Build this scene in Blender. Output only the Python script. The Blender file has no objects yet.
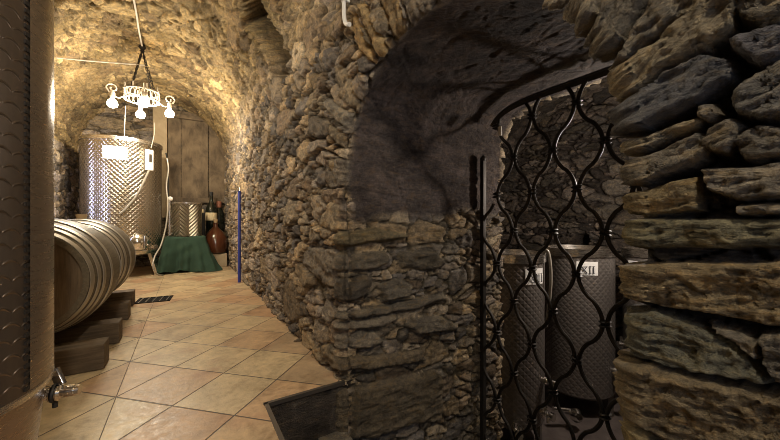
import bpy, bmesh, math, random
import numpy as np
from mathutils import Vector, Matrix
random.seed(7)
C = bpy.context.scene.collection
PI = math.pi
# World axes follow the cellar: x across the corridor (right +), y along it, z up.
CA, SA, F = math.cos(math.radians(32.1)), math.sin(math.radians(32.1)), 325.0
W = 0.82                                    # right wall plane x = W

def proj(P):
    n, d, z = P[..., 0], P[..., 1], P[..., 2]
    X = CA*n - SA*d; Y = np.maximum(SA*n + CA*d, 0.02)
    return 390 + F*X/Y, 220 - F*(z-1)/Y

# ------------------------------------------------------------------ numpy noise
def _h(ix, iy, iz, s):
    with np.errstate(over='ignore'):
        h = (ix.astype(np.int64)*374761393 + iy.astype(np.int64)*668265263 + iz.astype(np.int64)*2147483647 + s*974634777)
        h = (h ^ (h >> 13)) * 1274126177
        h = h ^ (h >> 16)
        h = (h * 2246822519) & 0x7fffffff
        h = h ^ (h >> 11)
    return (h & 0xffff)/65535.0
def vnoise(P, s=0):
    i = np.floor(P).astype(np.int64); f = P - i; f = f*f*(3-2*f)
    out = 0
    for dx in (0, 1):
        wx = f[..., 0] if dx else 1-f[..., 0]
        for dy in (0, 1):
            wy = f[..., 1] if dy else 1-f[..., 1]
            for dz in (0, 1):
                wz = f[..., 2] if dz else 1-f[..., 2]
                out = out + wx*wy*wz*_h(i[..., 0]+dx, i[..., 1]+dy, i[..., 2]+dz, s)
    return out*2-1
def fbm(P, o=4, s=0, g=.5):
    a, r, t = 1., 0., 0.
    for k in range(o):
        r = r + a*vnoise(P*(2.03**k)+17.3*k, s+k); t += a; a *= g
    return r/t
def ridged(P, o=4, s=0, g=.55):
    a, r, t = 1., 0., 0.
    for k in range(o):
        r = r + a*(1-2.2*np.abs(vnoise(P*(2.07**k)+11.1*k, s+k))); t += a; a *= g
    return r/t
def sstep(a, b, x):
    t = np.clip((x-a)/(b-a), 0, 1); return t*t*(3-2*t)

def cells(P, cell, seed, jit, warp):
    wp = np.stack([fbm(P*6, 4, seed+40+k, .62) for k in range(3)], -1)
    Q = P/np.array(cell) + wp*warp*2.4
    i0 = np.floor(Q).astype(np.int64)
    f1 = np.full(len(P), 9.); f2 = np.full(len(P), 9.)
    ids = np.zeros((len(P), 3), np.int64); ctr = np.zeros((len(P), 3))
    for dx in (-1, 0, 1):
        for dy in (-1, 0, 1):
            for dz in (-1, 0, 1):
                c = i0 + np.array([dx, dy, dz])
                p = np.stack([c[:, k]+.5+jit*(1 if k < 2 else .85)*(_h(c[:, 0], c[:, 1], c[:, 2], seed+k)-.5) for k in range(3)], -1)
                v = np.abs(Q-p)
                dd = (v[:, 0]**2.6+v[:, 1]**2.6+v[:, 2]**2.6)**(1/2.6)      # blocky rather than round
                lt = dd < f1
                f2 = np.where(lt, f1, np.minimum(f2, dd))
                ids[lt] = c[lt]; ctr[lt] = (Q-p)[lt]
                f1 = np.where(lt, dd, f1)
    r = np.stack([_h(ids[:, 0], ids[:, 1], ids[:, 2], seed+7+k) for k in range(6)], -1)
    tilt = ((r[:, 3:6]-.5)*ctr).sum(-1)
    e = f2-f1
    h = sstep(.0, .13, e)*(.42+.58*r[:, 0]+1.3*tilt) - .35*(1-sstep(.0, .05, e))
    return h, r[:, :3], e
def stones(P, cell, seed=1, jit=.9, warp=.10, big=.34):
    """rubble masonry of large and small stones: height of each stone over the mortar, and random numbers per stone"""
    sh = P.shape[:-1]; P = P.reshape(-1, 3)
    h, r, e = cells(P, cell, seed, jit, warp)
    if big > 0:
        hb, rb, eb = cells(P, tuple(1.75*c for c in cell), seed+100, jit, warp*.6)
        m = rb[:, 1] < big
        near = sstep(.0, .07, eb)
        h = np.where(m, hb*1.1, h*near); e = np.where(m, eb, np.minimum(e, eb))
        rb[:, 1] = rb[:, 1]/max(big, 1e-3)
        r = np.where(m[:, None], rb, r)
    return h.reshape(sh), r.reshape(sh+(3,)), e.reshape(sh)

def poly_sd(px, py, poly):
    """signed distance in the polygon's plane, + inside"""
    n = len(poly); d = np.full(px.shape, 1e9); ins = np.zeros(px.shape, bool)
    for k in range(n):
        ax, ay = poly[k]; bx, by = poly[(k+1) % n]
        ex, ey = bx-ax, by-ay
        t = np.clip(((px-ax)*ex+(py-ay)*ey)/(ex*ex+ey*ey+1e-9), 0, 1)
        d = np.minimum(d, (px-ax-t*ex)**2+(py-ay-t*ey)**2)
        cond = ((ay > py) != (by > py))
        with np.errstate(divide='ignore', invalid='ignore'):
            xi = ax+(py-ay)*ex/(ey if abs(ey) > 1e-9 else 1e-9)
        ins ^= cond & (px < xi)
    return np.sqrt(d)*np.where(ins, 1, -1)

# ------------------------------------------------------------------ materials
def mat(name, base=(.5, .5, .5), rough=.6, metal=0., emit=None, estr=0., spec=.5, trans=0., ior=1.45, alpha=1.):
    m = bpy.data.materials.new(name); m.use_nodes = True
    b = m.node_tree.nodes['Principled BSDF']
    b.inputs['Base Color'].default_value = (*base, 1); b.inputs['Roughness'].default_value = rough
    b.inputs['Metallic'].default_value = metal; b.inputs['Specular IOR Level'].default_value = spec
    b.inputs['Transmission Weight'].default_value = trans; b.inputs['IOR'].default_value = ior
    b.inputs['Alpha'].default_value = alpha
    if emit:
        b.inputs['Emission Color'].default_value = (*emit, 1); b.inputs['Emission Strength'].default_value = estr
    return m
class NT:
    def __init__(s, m): s.t = m.node_tree; s.n = s.t.nodes; s.l = s.t.links; s.b = s.n['Principled BSDF']
    def node(s, typ, **kw):
        n = s.n.new(typ)
        for k, v in kw.items(): setattr(n, k, v)
        return n
    def link(s, a, b): s.l.new(a, b)
    def val(s, x, inp):
        if isinstance(x, (int, float)): inp.default_value = x
        else: s.link(x, inp)
    def math(s, op, a, b=0., c=None):
        n = s.node('ShaderNodeMath', operation=op); s.val(a, n.inputs[0]); s.val(b, n.inputs[1])
        if c is not None: s.val(c, n.inputs[2])
        return n.outputs[0]
    def noise(s, vec, scale, detail=4, rough=.6, dist=0.):
        n = s.node('ShaderNodeTexNoise'); s.link(vec, n.inputs['Vector'])
        n.inputs['Scale'].default_value = scale; n.inputs['Detail'].default_value = detail
        n.inputs['Roughness'].default_value = rough; n.inputs['Distortion'].default_value = dist
        return n.outputs['Fac']
    def ramp(s, fac, stops):
        n = s.node('ShaderNodeValToRGB'); s.link(fac, n.inputs[0]); e = n.color_ramp.elements
        while len(e) < len(stops): e.new(.5)
        for q, (p, c) in zip(e, stops): q.position = p; q.color = (*c, 1) if len(c) == 3 else c
        return n.outputs[0]
    def mix(s, fac, a, b, mode='MIX'):
        n = s.node('ShaderNodeMix', data_type='RGBA', blend_type=mode)
        s.val(fac, n.inputs[0])
        for x, i in ((a, 6), (b, 7)):
            if isinstance(x, tuple): n.inputs[i].default_value = (*x, 1)
            else: s.link(x, n.inputs[i])
        return n.outputs[2]
    def coord(s, which='Object'): return s.node('ShaderNodeTexCoord').outputs[which]
    def mapping(s, vec, scale=(1, 1, 1), rot=(0, 0, 0), loc=(0, 0, 0)):
        n = s.node('ShaderNodeMapping'); s.link(vec, n.inputs[0])
        n.inputs['Scale'].default_value = scale; n.inputs['Rotation'].default_value = rot; n.inputs['Location'].default_value = loc
        return n.outputs[0]
    def bump(s, h, strength=.3, dist=.01):
        n = s.node('ShaderNodeBump'); s.link(h, n.inputs['Height']); n.inputs['Strength'].default_value = strength
        n.inputs['Distance'].default_value = dist; s.link(n.outputs[0], s.b.inputs['Normal'])

def stone_mat(name, rough=.82, fine=38):
    m = mat(name, rough=rough); t = NT(m); co = t.coord()
    at = t.node('ShaderNodeAttribute', attribute_name='tint').outputs['Color']
    n1 = t.noise(co, 9, 6, .7); n2 = t.noise(co, fine, 6, .75); n3 = t.noise(t.mapping(co, (1, 1, 4)), 20, 6, .72, .8); n4 = t.noise(co, 130, 4, .75)
    gr = t.node('ShaderNodeAttribute', attribute_name='grain').outputs['Vector']
    n5 = t.noise(t.mapping(gr, (9, 70, 3)), 1., 6, .72, .7)
    mixn = t.math('ADD', t.math('ADD', t.math('MULTIPLY', n1, .22), t.math('MULTIPLY', n2, .30)), t.math('ADD', t.math('MULTIPLY', n5, .26), t.math('MULTIPLY', n4, .22)))
    v = t.ramp(mixn, [(.38, (.22, .21, .21)), (.50, (.88, .86, .84)), (.58, (1.6, 1.5, 1.32)), (.66, (2.7, 2.4, 1.9))])
    c = t.mix(1., at, v, 'MULTIPLY')
    c = t.mix(t.ramp(t.noise(t.mapping(co, (1, 1, 2.5)), 13, 6, .75, .5), [(.52, (0, 0, 0)), (.66, (.5, .5, .5))]), c, t.mix(1., at, (1.75, 1.35, .75), 'MULTIPLY'))
    t.link(c, t.b.inputs['Base Color'])
    t.b.inputs['Specular IOR Level'].default_value = .22
    t.link(t.ramp(n2, [(.35, (rough-.10,)*3), (.65, (min(1, rough+.1),)*3)]), t.b.inputs['Roughness'])
    t.bump(t.math('ADD', t.math('ADD', n2, t.math('MULTIPLY', n4, .6)), t.math('ADD', t.math('MULTIPLY', n3, .4), t.math('MULTIPLY', n5, 1.1))), 1., .018)
    return m
M = {}
M['stone'] = stone_mat('rubble_stone')
M['vault'] = stone_mat('vault_stone', .9, 30)

def tile_mat():
    m = mat('floor_tile', rough=.42); t = NT(m); co = t.coord()
    v = t.mapping(co, (1/.385,)*3, (0, 0, PI/4), (0, 0, 0))
    sx = t.node('ShaderNodeSeparateXYZ'); t.link(v, sx.inputs[0])
    # joint crossing fixed at (x, y) = (-.335, 2.376)
    c45 = math.cos(PI/4); ax, ay = -.335/.385, 2.376/.385
    ox, oy = c45*ax - c45*ay, c45*ax + c45*ay
    x = t.math('SUBTRACT', sx.outputs[0], ox % 1); y = t.math('SUBTRACT', sx.outputs[1], oy % 1)
    fx, fy = t.math('FRACT', x), t.math('FRACT', y)
    def edge(f): return t.math('MINIMUM', f, t.math('SUBTRACT', 1., f))
    e = t.math('MINIMUM', edge(fx), edge(fy))
    sc = t.node('ShaderNodeSeparateXYZ'); t.link(co, sc.inputs[0])
    cut = t.math('MULTIPLY', t.math('ABSOLUTE', t.math('ADD', sc.outputs[0], .335)), 5.5)      # the straight cut joint
    e = t.math('MINIMUM', e, cut)
    g = t.ramp(e, [(.006, (0, 0, 0)), (.014, (1, 1, 1))])
    cell = t.node('ShaderNodeCombineXYZ'); t.link(t.math('FLOOR', x), cell.inputs[0]); t.link(t.math('FLOOR', y), cell.inputs[1])
    wn = t.node('ShaderNodeTexWhiteNoise', noise_dimensions='3D'); t.link(cell.outputs[0], wn.inputs['Vector'])
    base = t.ramp(wn.outputs['Value'], [(0, (.47, .36, .22)), (.35, (.55, .43, .265)), (.6, (.58, .45, .27)), (.8, (.47, .29, .165)), (1, (.42, .31, .195))])
    n1 = t.noise(co, 5, 6, .65, .5); n2 = t.noise(co, 28, 5, .7)
    mot = t.ramp(t.math('ADD', t.math('MULTIPLY', n1, .6), t.math('MULTIPLY', n2, .4)), [(.33, (.48, .44, .38)), (.5, (.86, .85, .82)), (.68, (1.2, 1.17, 1.08))])
    c = t.mix(1., base, mot, 'MULTIPLY')
    c = t.mix(t.ramp(t.noise(co, 3.2, 3, .5), [(.55, (0, 0, 0)), (.72, (.45, .45, .45))]), c, (.36, .18, .10))
    c = t.mix(g, (.07, .05, .035), c)
    t.link(c, t.b.inputs['Base Color'])
    t.link(t.ramp(n2, [(.3, (.30,)*3), (.7, (.55,)*3)]), t.b.inputs['Roughness'])
    t.bump(t.math('ADD', t.math('MULTIPLY', g, 1.5), t.math('ADD', t.math('MULTIPLY', n2, .5), t.math('MULTIPLY', n1, .6))), .4, .006)
    return m
M['tile'] = tile_mat()

def wood_mat(name, dark, light, scale=(1, 1, 1), rough=.6, k=10):
    m = mat(name, rough=rough); t = NT(m); co = t.mapping(t.coord(), scale)
    n = t.noise(co, k, 6, .65, .8); n2 = t.noise(t.coord(), 4, 3, .5)
    c = t.ramp(t.math('ADD', t.math('MULTIPLY', n, .65), t.math('MULTIPLY', n2, .35)), [(.32, dark), (.68, light)])
    t.link(c, t.b.inputs['Base Color']); t.bump(n, .35, .006)
    return m
M['oak'] = wood_mat('oak_staves', (.075, .060, .038), (.21, .172, .115), (6, .6, 6), .5, 7)
M['head'] = wood_mat('oak_head', (.085, .060, .036), (.24, .17, .10), (8, 1, .7), .6, 7)
M['beam'] = wood_mat('rough_beam', (.065, .047, .030), (.19, .14, .09), (.6, 6, 6), .8, 6)
M['board'] = wood_mat('old_board', (.045, .032, .020), (.26, .19, .115), (1.6, 1.6, .8), .8, 3.2)
M['darkwood'] = wood_mat('dark_wood', (.03, .022, .015), (.09, .065, .04), (1, 6, 6), .8, 5)

def steel_mat(name, base, rough, pitch, strength, kind='diamond', metal=1.):
    m = mat(name, base, rough, metal); t = NT(m)
    uv = t.node('ShaderNodeUVMap').outputs[0]
    s = t.node('ShaderNodeSeparateXYZ'); t.link(uv, s.inputs[0]); u, v = s.outputs[0], s.outputs[1]
    k = PI/pitch
    if kind == 'diamond':
        a = t.math('SINE', t.math('MULTIPLY', t.math('ADD', u, v), k)); b = t.math('SINE', t.math('MULTIPLY', t.math('SUBTRACT', u, v), k))
        h = t.math('MINIMUM', t.math('ABSOLUTE', a), t.math('ABSOLUTE', b))
        t.bump(h, strength, pitch*.3)
    elif kind == 'dash':      # staggered rows of short crescent dimples
        vv = t.math('ADD', v, t.math('MULTIPLY', u, .16))
        row = t.math('DIVIDE', vv, pitch); fr = t.math('FRACT', row); ri = t.math('FLOOR', row)
        col = t.math('ADD', t.math('DIVIDE', u, pitch*1.25), t.math('MULTIPLY', ri, .5)); fc = t.math('FRACT', col)
        bumpx = t.math('SINE', t.math('MULTIPLY', fc, PI))
        d = t.math('ABSOLUTE', t.math('SUBTRACT', fr, t.math('ADD', .35, t.math('MULTIPLY', bumpx, .3))))
        h = t.ramp(d, [(.0, (1, 1, 1)), (.10, (0, 0, 0))])
        h = t.math('MULTIPLY', h, bumpx)
        t.bump(h, strength, pitch*.2)
        co = t.mapping(t.coord(), (6, 6, .5))
        n = t.noise(co, 5, 5, .6)
        t.link(t.mix(n, tuple(.6*x for x in base), tuple(1.15*x for x in base)), t.b.inputs['Base Color'])
    elif kind == 'chevron':
        tri = t.math('PINGPONG', u, .16)
        h = t.math('SINE', t.math('MULTIPLY', t.math('SUBTRACT', v, tri), 2*PI/pitch))
        t.bump(h, strength, pitch*.3)
    elif kind == 'brushed':
        n = t.noise(t.mapping(t.coord(), (1, 1, 30)), 8, 4, .6)
        t.link(t.ramp(n, [(.3, (rough*.7,)*3), (.7, (rough*1.4,)*3)]), t.b.inputs['Roughness'])
    return m
M['steel_near'] = steel_mat('dashed_steel', (.21, .165, .125), .36, .046, .5, 'dash', .85)
M['steel_plain'] = steel_mat('plain_steel', (.31, .25, .19), .30, .05, 0, 'brushed', .85)
M['steel_far'] = steel_mat('dimpled_steel', (.50, .46, .40), .25, .075, .42)
M['steel_room'] = steel_mat('room_steel', (.21, .185, .165), .42, .06, .28, metal=.6)
M['steel_chev'] = steel_mat('chevron_steel', (.42, .38, .32), .30, .07, 1., 'chevron')
M['rim'] = steel_mat('rim_steel', (.66, .62, .57), .25, .05, 0, 'brushed')
M['chrome'] = mat('chrome', (.72, .70, .66), .16, 1.)
M['black'] = mat('black_plastic', (.015, .014, .013), .5)
M['rubber'] = mat('hose_dark', (.03, .03, .03), .6)
M['hose'] = mat('clear_hose', (.30, .27, .22), .3, spec=.6)
M['white'] = mat('white_plastic', (.80, .79, .75), .5)
M['paper'] = mat('label_paper', (.78, .76, .72), .7)
M['ink'] = mat('label_ink', (.03, .03, .035), .7)
M['blue'] = mat('blue_paint', (.035, .05, .30), .4)
M['hoop'] = mat('galvanised_hoop', (.46, .42, .35), .42, .7)
M['bung'] = mat('bung_cork', (.50, .36, .20), .7)
M['amber'] = mat('amber_glass', (.085, .028, .012), .07, spec=.8)
M['green_glass'] = mat('dark_bottle_glass', (.012, .014, .009), .08, spec=.8)
M['cream'] = mat('cream_label', (.62, .50, .30), .7)
M['copper'] = mat('copper_cap', (.30, .12, .07), .45)
M['concrete'] = stone_mat('wet_concrete', .6, 25)
M['room_floor'] = mat('cellar_floor', (.09, .07, .065), .5)
M['plaque'] = mat('white_plaque', (.75, .72, .68), .6)
M['bulb'] = mat('lamp_glass', (1, .95, .85), .3, emit=(1, .80, .52), estr=60)
M['iron_white'] = mat('painted_iron', (.62, .56, .46), .45, .3)
M['pvc'] = mat('conduit_pvc', (.66, .64, .60), .45)
M['cableg'] = mat('conduit_cord', (.55, .50, .42), .5)
def iron():
    m = mat('wrought_iron', (.040, .035, .030), .55, .6); t = NT(m); n = t.noise(t.coord(), 60, 4, .6); t.bump(n, .4, .003)
    return m
M['iron'] = iron()
def cloth():
    m = mat('green_cloth', (.02, .06, .035), .95); t = NT(m); n = t.noise(t.coord(), 9, 4, .6)
    t.link(t.mix(n, (.014, .034, .022), (.030, .066, .042)), t.b.inputs['Base Color']); t.bump(t.noise(t.coord(), 220, 2), .2, .002)
    return m
M['cloth'] = cloth()

# ------------------------------------------------------------------ object helpers
def tagp(o, label=None, cat=None, group=None, kind=None):
    if label: o['label'] = label
    if cat: o['category'] = cat
    if group: o['group'] = group
    if kind: o['kind'] = kind
    return o
def link(name, me, m=None, parent=None, smooth=True):
    if m is not None and not me.materials: me.materials.append(m)
    if smooth:
        me.polygons.foreach_set('use_smooth', [True]*len(me.polygons))
    o = bpy.data.objects.new(name, me); C.objects.link(o)
    if parent is not None: o.parent = parent
    return o
def thing(name, label, cat, loc=(0, 0, 0), rz=0, group=None):
    o = bpy.data.objects.new(name, None); C.objects.link(o); o.location = loc; o.rotation_euler = (0, 0, rz)
    o.empty_display_size = .1
    return tagp(o, label, cat, group)
def build(name, bm, m, parent=None, smooth=True, sharp=40):
    bmesh.ops.recalc_face_normals(bm, faces=bm.faces)
    me = bpy.data.meshes.new(name); bm.to_mesh(me); bm.free()
    o = link(name, me, m, parent, smooth)
    if smooth and hasattr(me, 'set_sharp_from_angle'): me.set_sharp_from_angle(angle=math.radians(sharp))
    return o
def add_box(bm, c, s, rot=None, bev=0.):
    r = bmesh.ops.create_cube(bm, size=1.)
    mt = Matrix.Translation(c) @ (rot.to_4x4() if rot is not None else Matrix.Identity(4)) @ Matrix.Diagonal((*s, 1))
    bmesh.ops.transform(bm, matrix=mt, verts=r['verts'])
    if bev > 0:
        vs = set(r['verts']); es = [e for e in bm.edges if e.verts[0] in vs and e.verts[1] in vs]
        bmesh.ops.bevel(bm, geom=es, offset=bev, segments=2, affect='EDGES', profile=.7)
def add_tube(bm, pts, r, seg=8, cap=True, radii=None):
    pts = [Vector(p) for p in pts]; rings = []; up = None
    for i, p in enumerate(pts):
        a = pts[max(i-1, 0)]; b = pts[min(i+1, len(pts)-1)]
        t = (b-a).normalized()
        if up is None:
            up = Vector((0, 0, 1)) if abs(t.z) < .9 else Vector((1, 0, 0))
        s = t.cross(up).normalized(); up = s.cross(t).normalized()
        rr = radii[i] if radii else r
        rings.append([bm.verts.new(p + rr*(math.cos(2*PI*k/seg)*s + math.sin(2*PI*k/seg)*up)) for k in range(seg)])
    for i in range(len(rings)-1):
        for k in range(seg):
            bm.faces.new((rings[i][k], rings[i][(k+1) % seg], rings[i+1][(k+1) % seg], rings[i+1][k]))
    if cap:
        bm.faces.new(rings[0]); bm.faces.new(rings[-1])
def smooth_path(pts, n=8):
    P = [Vector(p) for p in pts]; out = []
    for i in range(len(P)-1):
        p0, p1, p2, p3 = P[max(i-1, 0)], P[i], P[i+1], P[min(i+2, len(P)-1)]
        for k in range(n):
            t = k/n
            out.append(.5*((2*p1)+(p2-p0)*t+(2*p0-5*p1+4*p2-p3)*t*t+(3*p1-p0-3*p2+p3)*t**3))
    out.append(P[-1]); return out
def add_lathe(bm, prof, seg=48, mtx=None, uv=False):
    mtx = mtx or Matrix.Identity(4); rings = []; L = [0.]
    for i in range(1, len(prof)): L.append(L[-1]+math.dist(prof[i], prof[i-1]))
    lay = bm.loops.layers.uv.verify() if uv else None
    for r, z in prof:
        if r < 1e-6: rings.append([bm.verts.new(mtx @ Vector((0, 0, z)))])
        else: rings.append([bm.verts.new(mtx @ Vector((r*math.cos(2*PI*k/seg), r*math.sin(2*PI*k/seg), z))) for k in range(seg)])
    R = max(p[0] for p in prof)
    for i in range(len(prof)-1):
        a, b = rings[i], rings[i+1]
        for k in range(seg):
            k2 = (k+1) % seg
            if len(a) == 1 and len(b) == 1: continue
            if len(a) == 1: vs, uvs = (a[0], b[k2], b[k]), ((k, i), (k+1, i+1), (k, i+1))
            elif len(b) == 1: vs, uvs = (a[k], a[k2], b[0]), ((k, i), (k+1, i), (k, i+1))
            else: vs, uvs = (a[k], a[k2], b[k2], b[k]), ((k, i), (k+1, i), (k+1, i+1), (k, i+1))
            f = bm.faces.new(vs)
            if uv:
                for lp, (uu, ii) in zip(f.loops, uvs): lp[lay].uv = (uu*2*PI*R/seg, L[ii])
def lathe(name, prof, m, parent=None, seg=48, mtx=None, uv=True, sharp=35):
    bm = bmesh.new(); add_lathe(bm, prof, seg, mtx, uv); return build(name, bm, m, parent, True, sharp)
def axis_m(p, direction):
    return Matrix.Translation(p) @ Vector(direction).to_track_quat('Z', 'Y').to_matrix().to_4x4()
def cyl(bm, p0, p1, r, seg=20):
    p0, p1 = Vector(p0), Vector(p1); h = (p1-p0).length
    add_lathe(bm, [(0, 0), (r, 0), (r, h), (0, h)], seg, axis_m(p0, p1-p0))

def grid_mesh(name, P, tint, m, keep=None, flip=False, join=None, grain=None):
    """many-vertex sheet with a per-stone colour attribute; join = list to collect several sheets into one mesh"""
    R, K = P.shape[:2]
    if grain is None: grain = np.stack([P[..., 0]+P[..., 1], P[..., 2]*.45, P[..., 0]*0], -1)
    tint = np.concatenate([tint, grain], -1)
    idx = np.arange(R*K).reshape(R, K)
    q = np.stack([idx[:-1, :-1], idx[:-1, 1:], idx[1:, 1:], idx[1:, :-1]], -1)
    if flip: q = q[..., ::-1]
    if keep is not None: q = q[keep]
    q = q.reshape(-1, 4)
    if join is not None:
        join.append((P.reshape(-1, 3), tint.reshape(-1, 6), q)); return
    return raw_mesh(name, [(P.reshape(-1, 3), tint.reshape(-1, 6), q)], m)
def raw_mesh(name, sheets, m):
    off = 0; VV, TT, QQ = [], [], []
    for v, t, q in sheets:
        used = np.zeros(len(v), bool); used[q.ravel()] = True
        mp = np.cumsum(used)-1
        VV.append(v[used]); TT.append(t[used]); QQ.append(mp[q]+off); off += used.sum()
    V, T, Q = np.concatenate(VV), np.concatenate(TT), np.concatenate(QQ)
    me = bpy.data.meshes.new(name)
    me.vertices.add(len(V)); me.vertices.foreach_set('co', V.astype(np.float32).ravel())
    me.loops.add(Q.size); me.loops.foreach_set('vertex_index', Q.astype(np.int32).ravel())
    me.polygons.add(len(Q)); me.polygons.foreach_set('loop_start', np.arange(0, Q.size, 4, dtype=np.int32))
    me.update(calc_edges=True)
    a = me.attributes.new('tint', 'FLOAT_COLOR', 'POINT')
    a.data.foreach_set('color', np.concatenate([T[:, :3], np.ones((len(T), 1))], 1).astype(np.float32).ravel())
    a = me.attributes.new('grain', 'FLOAT_VECTOR', 'POINT')
    a.data.foreach_set('vector', T[:, 3:].astype(np.float32).ravel())
    o = link(name, me, m); o['kind'] = 'structure'
    return o
def lerp(a, b, t): return a+(b-a)*t
def cols(*c): return np.array(c, float)
def tint_of(r, h, pal, mortar, dark=.75):
    """each stone its own colour out of a small palette; mortar where the joint lies"""
    k = np.minimum((r[..., 1]*len(pal)).astype(int), len(pal)-1)
    c = pal[k]*(0.6+.85*r[..., 2:3])
    return lerp(mortar*.62, c, sstep(.02, .30, h)[..., None])  # mortar tint lowered: the shadow in the joints is put into the colour

PAL = cols((.32, .26, .175), (.24, .205, .15), (.40, .325, .21), (.42, .32, .185), (.21, .185, .15), (.36, .30, .22), (.29, .22, .14))
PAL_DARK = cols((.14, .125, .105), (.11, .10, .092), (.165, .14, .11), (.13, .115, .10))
PAL = PAL*np.array((1., 1.02, 1.12))
MORT = np.array((.19, .155, .105))

# ------------------------------------------------------------------ hero stones (outlines on their wall planes)
PIER = [
 ((540,-6),(575,-6),(562,18),(556,28),(545,14)), ((578,-6),(612,-6),(592,36),(579,50),(560,29)),
 ((614,-6),(650,-6),(632,30),(606,74),(594,60),(583,53),(596,38)), ((653,-6),(706,-6),(685,20),(645,48),(612,76),(634,33)),
 ((607,80),(645,52),(687,22),(710,-8),(745,-8),(737,30),(707,52),(665,72),(625,106),(615,99),(605,90)),
 ((617,112),(665,76),(708,56),(739,62),(738,82),(700,107),(645,131),(625,137),(615,126)),
 ((625,143),(702,116),(708,122),(705,128),(635,156),(629,152)),
 ((630,162),(638,158),(704,132),(713,150),(708,160),(637,188),(630,175)),
 ((700,107),(718,103),(725,117),(712,127),(703,120)),
 ((702,145),(712,131),(735,118),(747,125),(740,142),(733,155),(712,152)),
 ((737,138),(757,125),(780,127),(820,135),(820,157),(745,162),(739,150)),
 ((733,102),(745,85),(780,65),(815,55),(815,122),(765,122),(740,117)),
 ((731,47),(740,38),(780,29),(815,26),(815,50),(765,70),(741,57)),
 ((737,14),(745,-6),(815,-12),(815,20),(765,33),(743,23)),
 ((640,190),(700,177),(703,211),(647,217),(636,208)), ((702,168),(780,163),(820,163),(820,199),(740,201),(730,199),(710,191)),
 ((738,204),(820,201),(820,215),(737,216)),
 ((618,223),(640,219),(820,217),(820,246),(730,249),(632,248),(617,240)),
 ((617,268),(640,263),(780,261),(820,262),(820,330),(770,327),(720,314),(655,305),(628,299),(614,285)),
 ((625,318),(655,308),(700,323),(750,352),(765,366),(775,383),(715,373),(640,359),(625,345)),
 ((705,320),(762,339),(765,363),(751,352)), ((760,333),(820,331),(820,385),(780,380),(765,360)),
 ((625,365),(655,361),(715,378),(780,391),(820,394),(820,452),(700,452),(628,417),(622,392)),
 ((620,421),(635,419),(665,441),(660,462),(625,462),(618,435)),
]
FACE = [
 ((324,106),(328,97),(355,114),(349,132)), ((336,65),(349,68),(361,101),(355,110),(342,98)), ((331,121),(348,135),(346,150),(332,138)),
 ((328,159),(342,158),(336,176)), ((352,20),(359,13),(364,22),(375,53),(379,64),(373,62),(358,49)),
 ((360,4),(371,4),(390,49),(385,56),(379,56),(373,42)), ((380,-4),(404,-4),(411,29),(398,42),(394,33)),
 ((404,-6),(436,-8),(438,8),(412,28)), ((440,-10),(470,-12),(478,0),(460,6),(442,8)), ((474,-14),(505,-12),(512,-2),(500,2),(482,0)),
 ((508,-10),(538,-6),(542,8),(532,4),(514,-2)),
 ((304,254),(311,245),(340,248),(341,290),(329,287),(304,266)), ((284,281),(293,274),(302,287),(304,319),(293,325),(284,311)),
 ((321,218),(332,200),(345,207),(344,236),(320,227)), ((321,344),(332,341),(347,352),(349,372),(336,370),(326,360)),
]
JAMB = [
 ((336,240),(349,231),(371,227),(395,231),(410,235),(401,240),(365,244),(346,248)), ((346,311),(395,300),(442,292),(446,300),(412,310),(352,319)),
 ((402,324),(412,316),(439,314),(458,324),(453,331),(412,334)), ((344,337),(357,329),(374,329),(384,341),(365,348),(346,348)),
 ((330,347),(346,354),(384,354),(420,346),(425,360),(398,365),(371,369),(334,369)),
 ((352,386),(371,380),(416,373),(432,368),(441,376),(441,405),(440,421),(416,422),(371,437),(349,437)),
 ((341,305),(341,289),(355,275),(371,273),(371,286),(363,297)), ((346,321),(395,311),(398,320),(380,327),(348,330)),
 ((375,284),(396,276),(412,284),(408,296),(380,302)), ((395,252),(430,248),(446,262),(432,272),(400,268)),
 ((350,254),(385,250),(390,262),(372,270),(348,272)),
]
TINTS = {  # a few stones have a colour of their own
 'PIER': {14: (.20, .155, .085), 17: (.15, .135, .085), 18: (.20, .155, .09), 22: (.165, .13, .08), 5: (.085, .083, .085), 6: (.25, .215, .15), 4: (.20, .165, .11), 19: (.12, .115, .085), 23: (.24, .19, .10),
          11: (.13, .12, .105), 12: (.10, .095, .10)},
 'FACE': {0: (.30, .27, .22), 4: (.36, .25, .12), 5: (.34, .25, .13), 6: (.30, .22, .12), 7: (.17, .145, .115), 11: (.22, .19, .15), 12: (.20, .16, .11)},
 'JAMB': {0: (.17, .14, .085), 4: (.15, .12, .08), 5: (.14, .115, .08), 6: (.10, .085, .065)},
}
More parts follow.
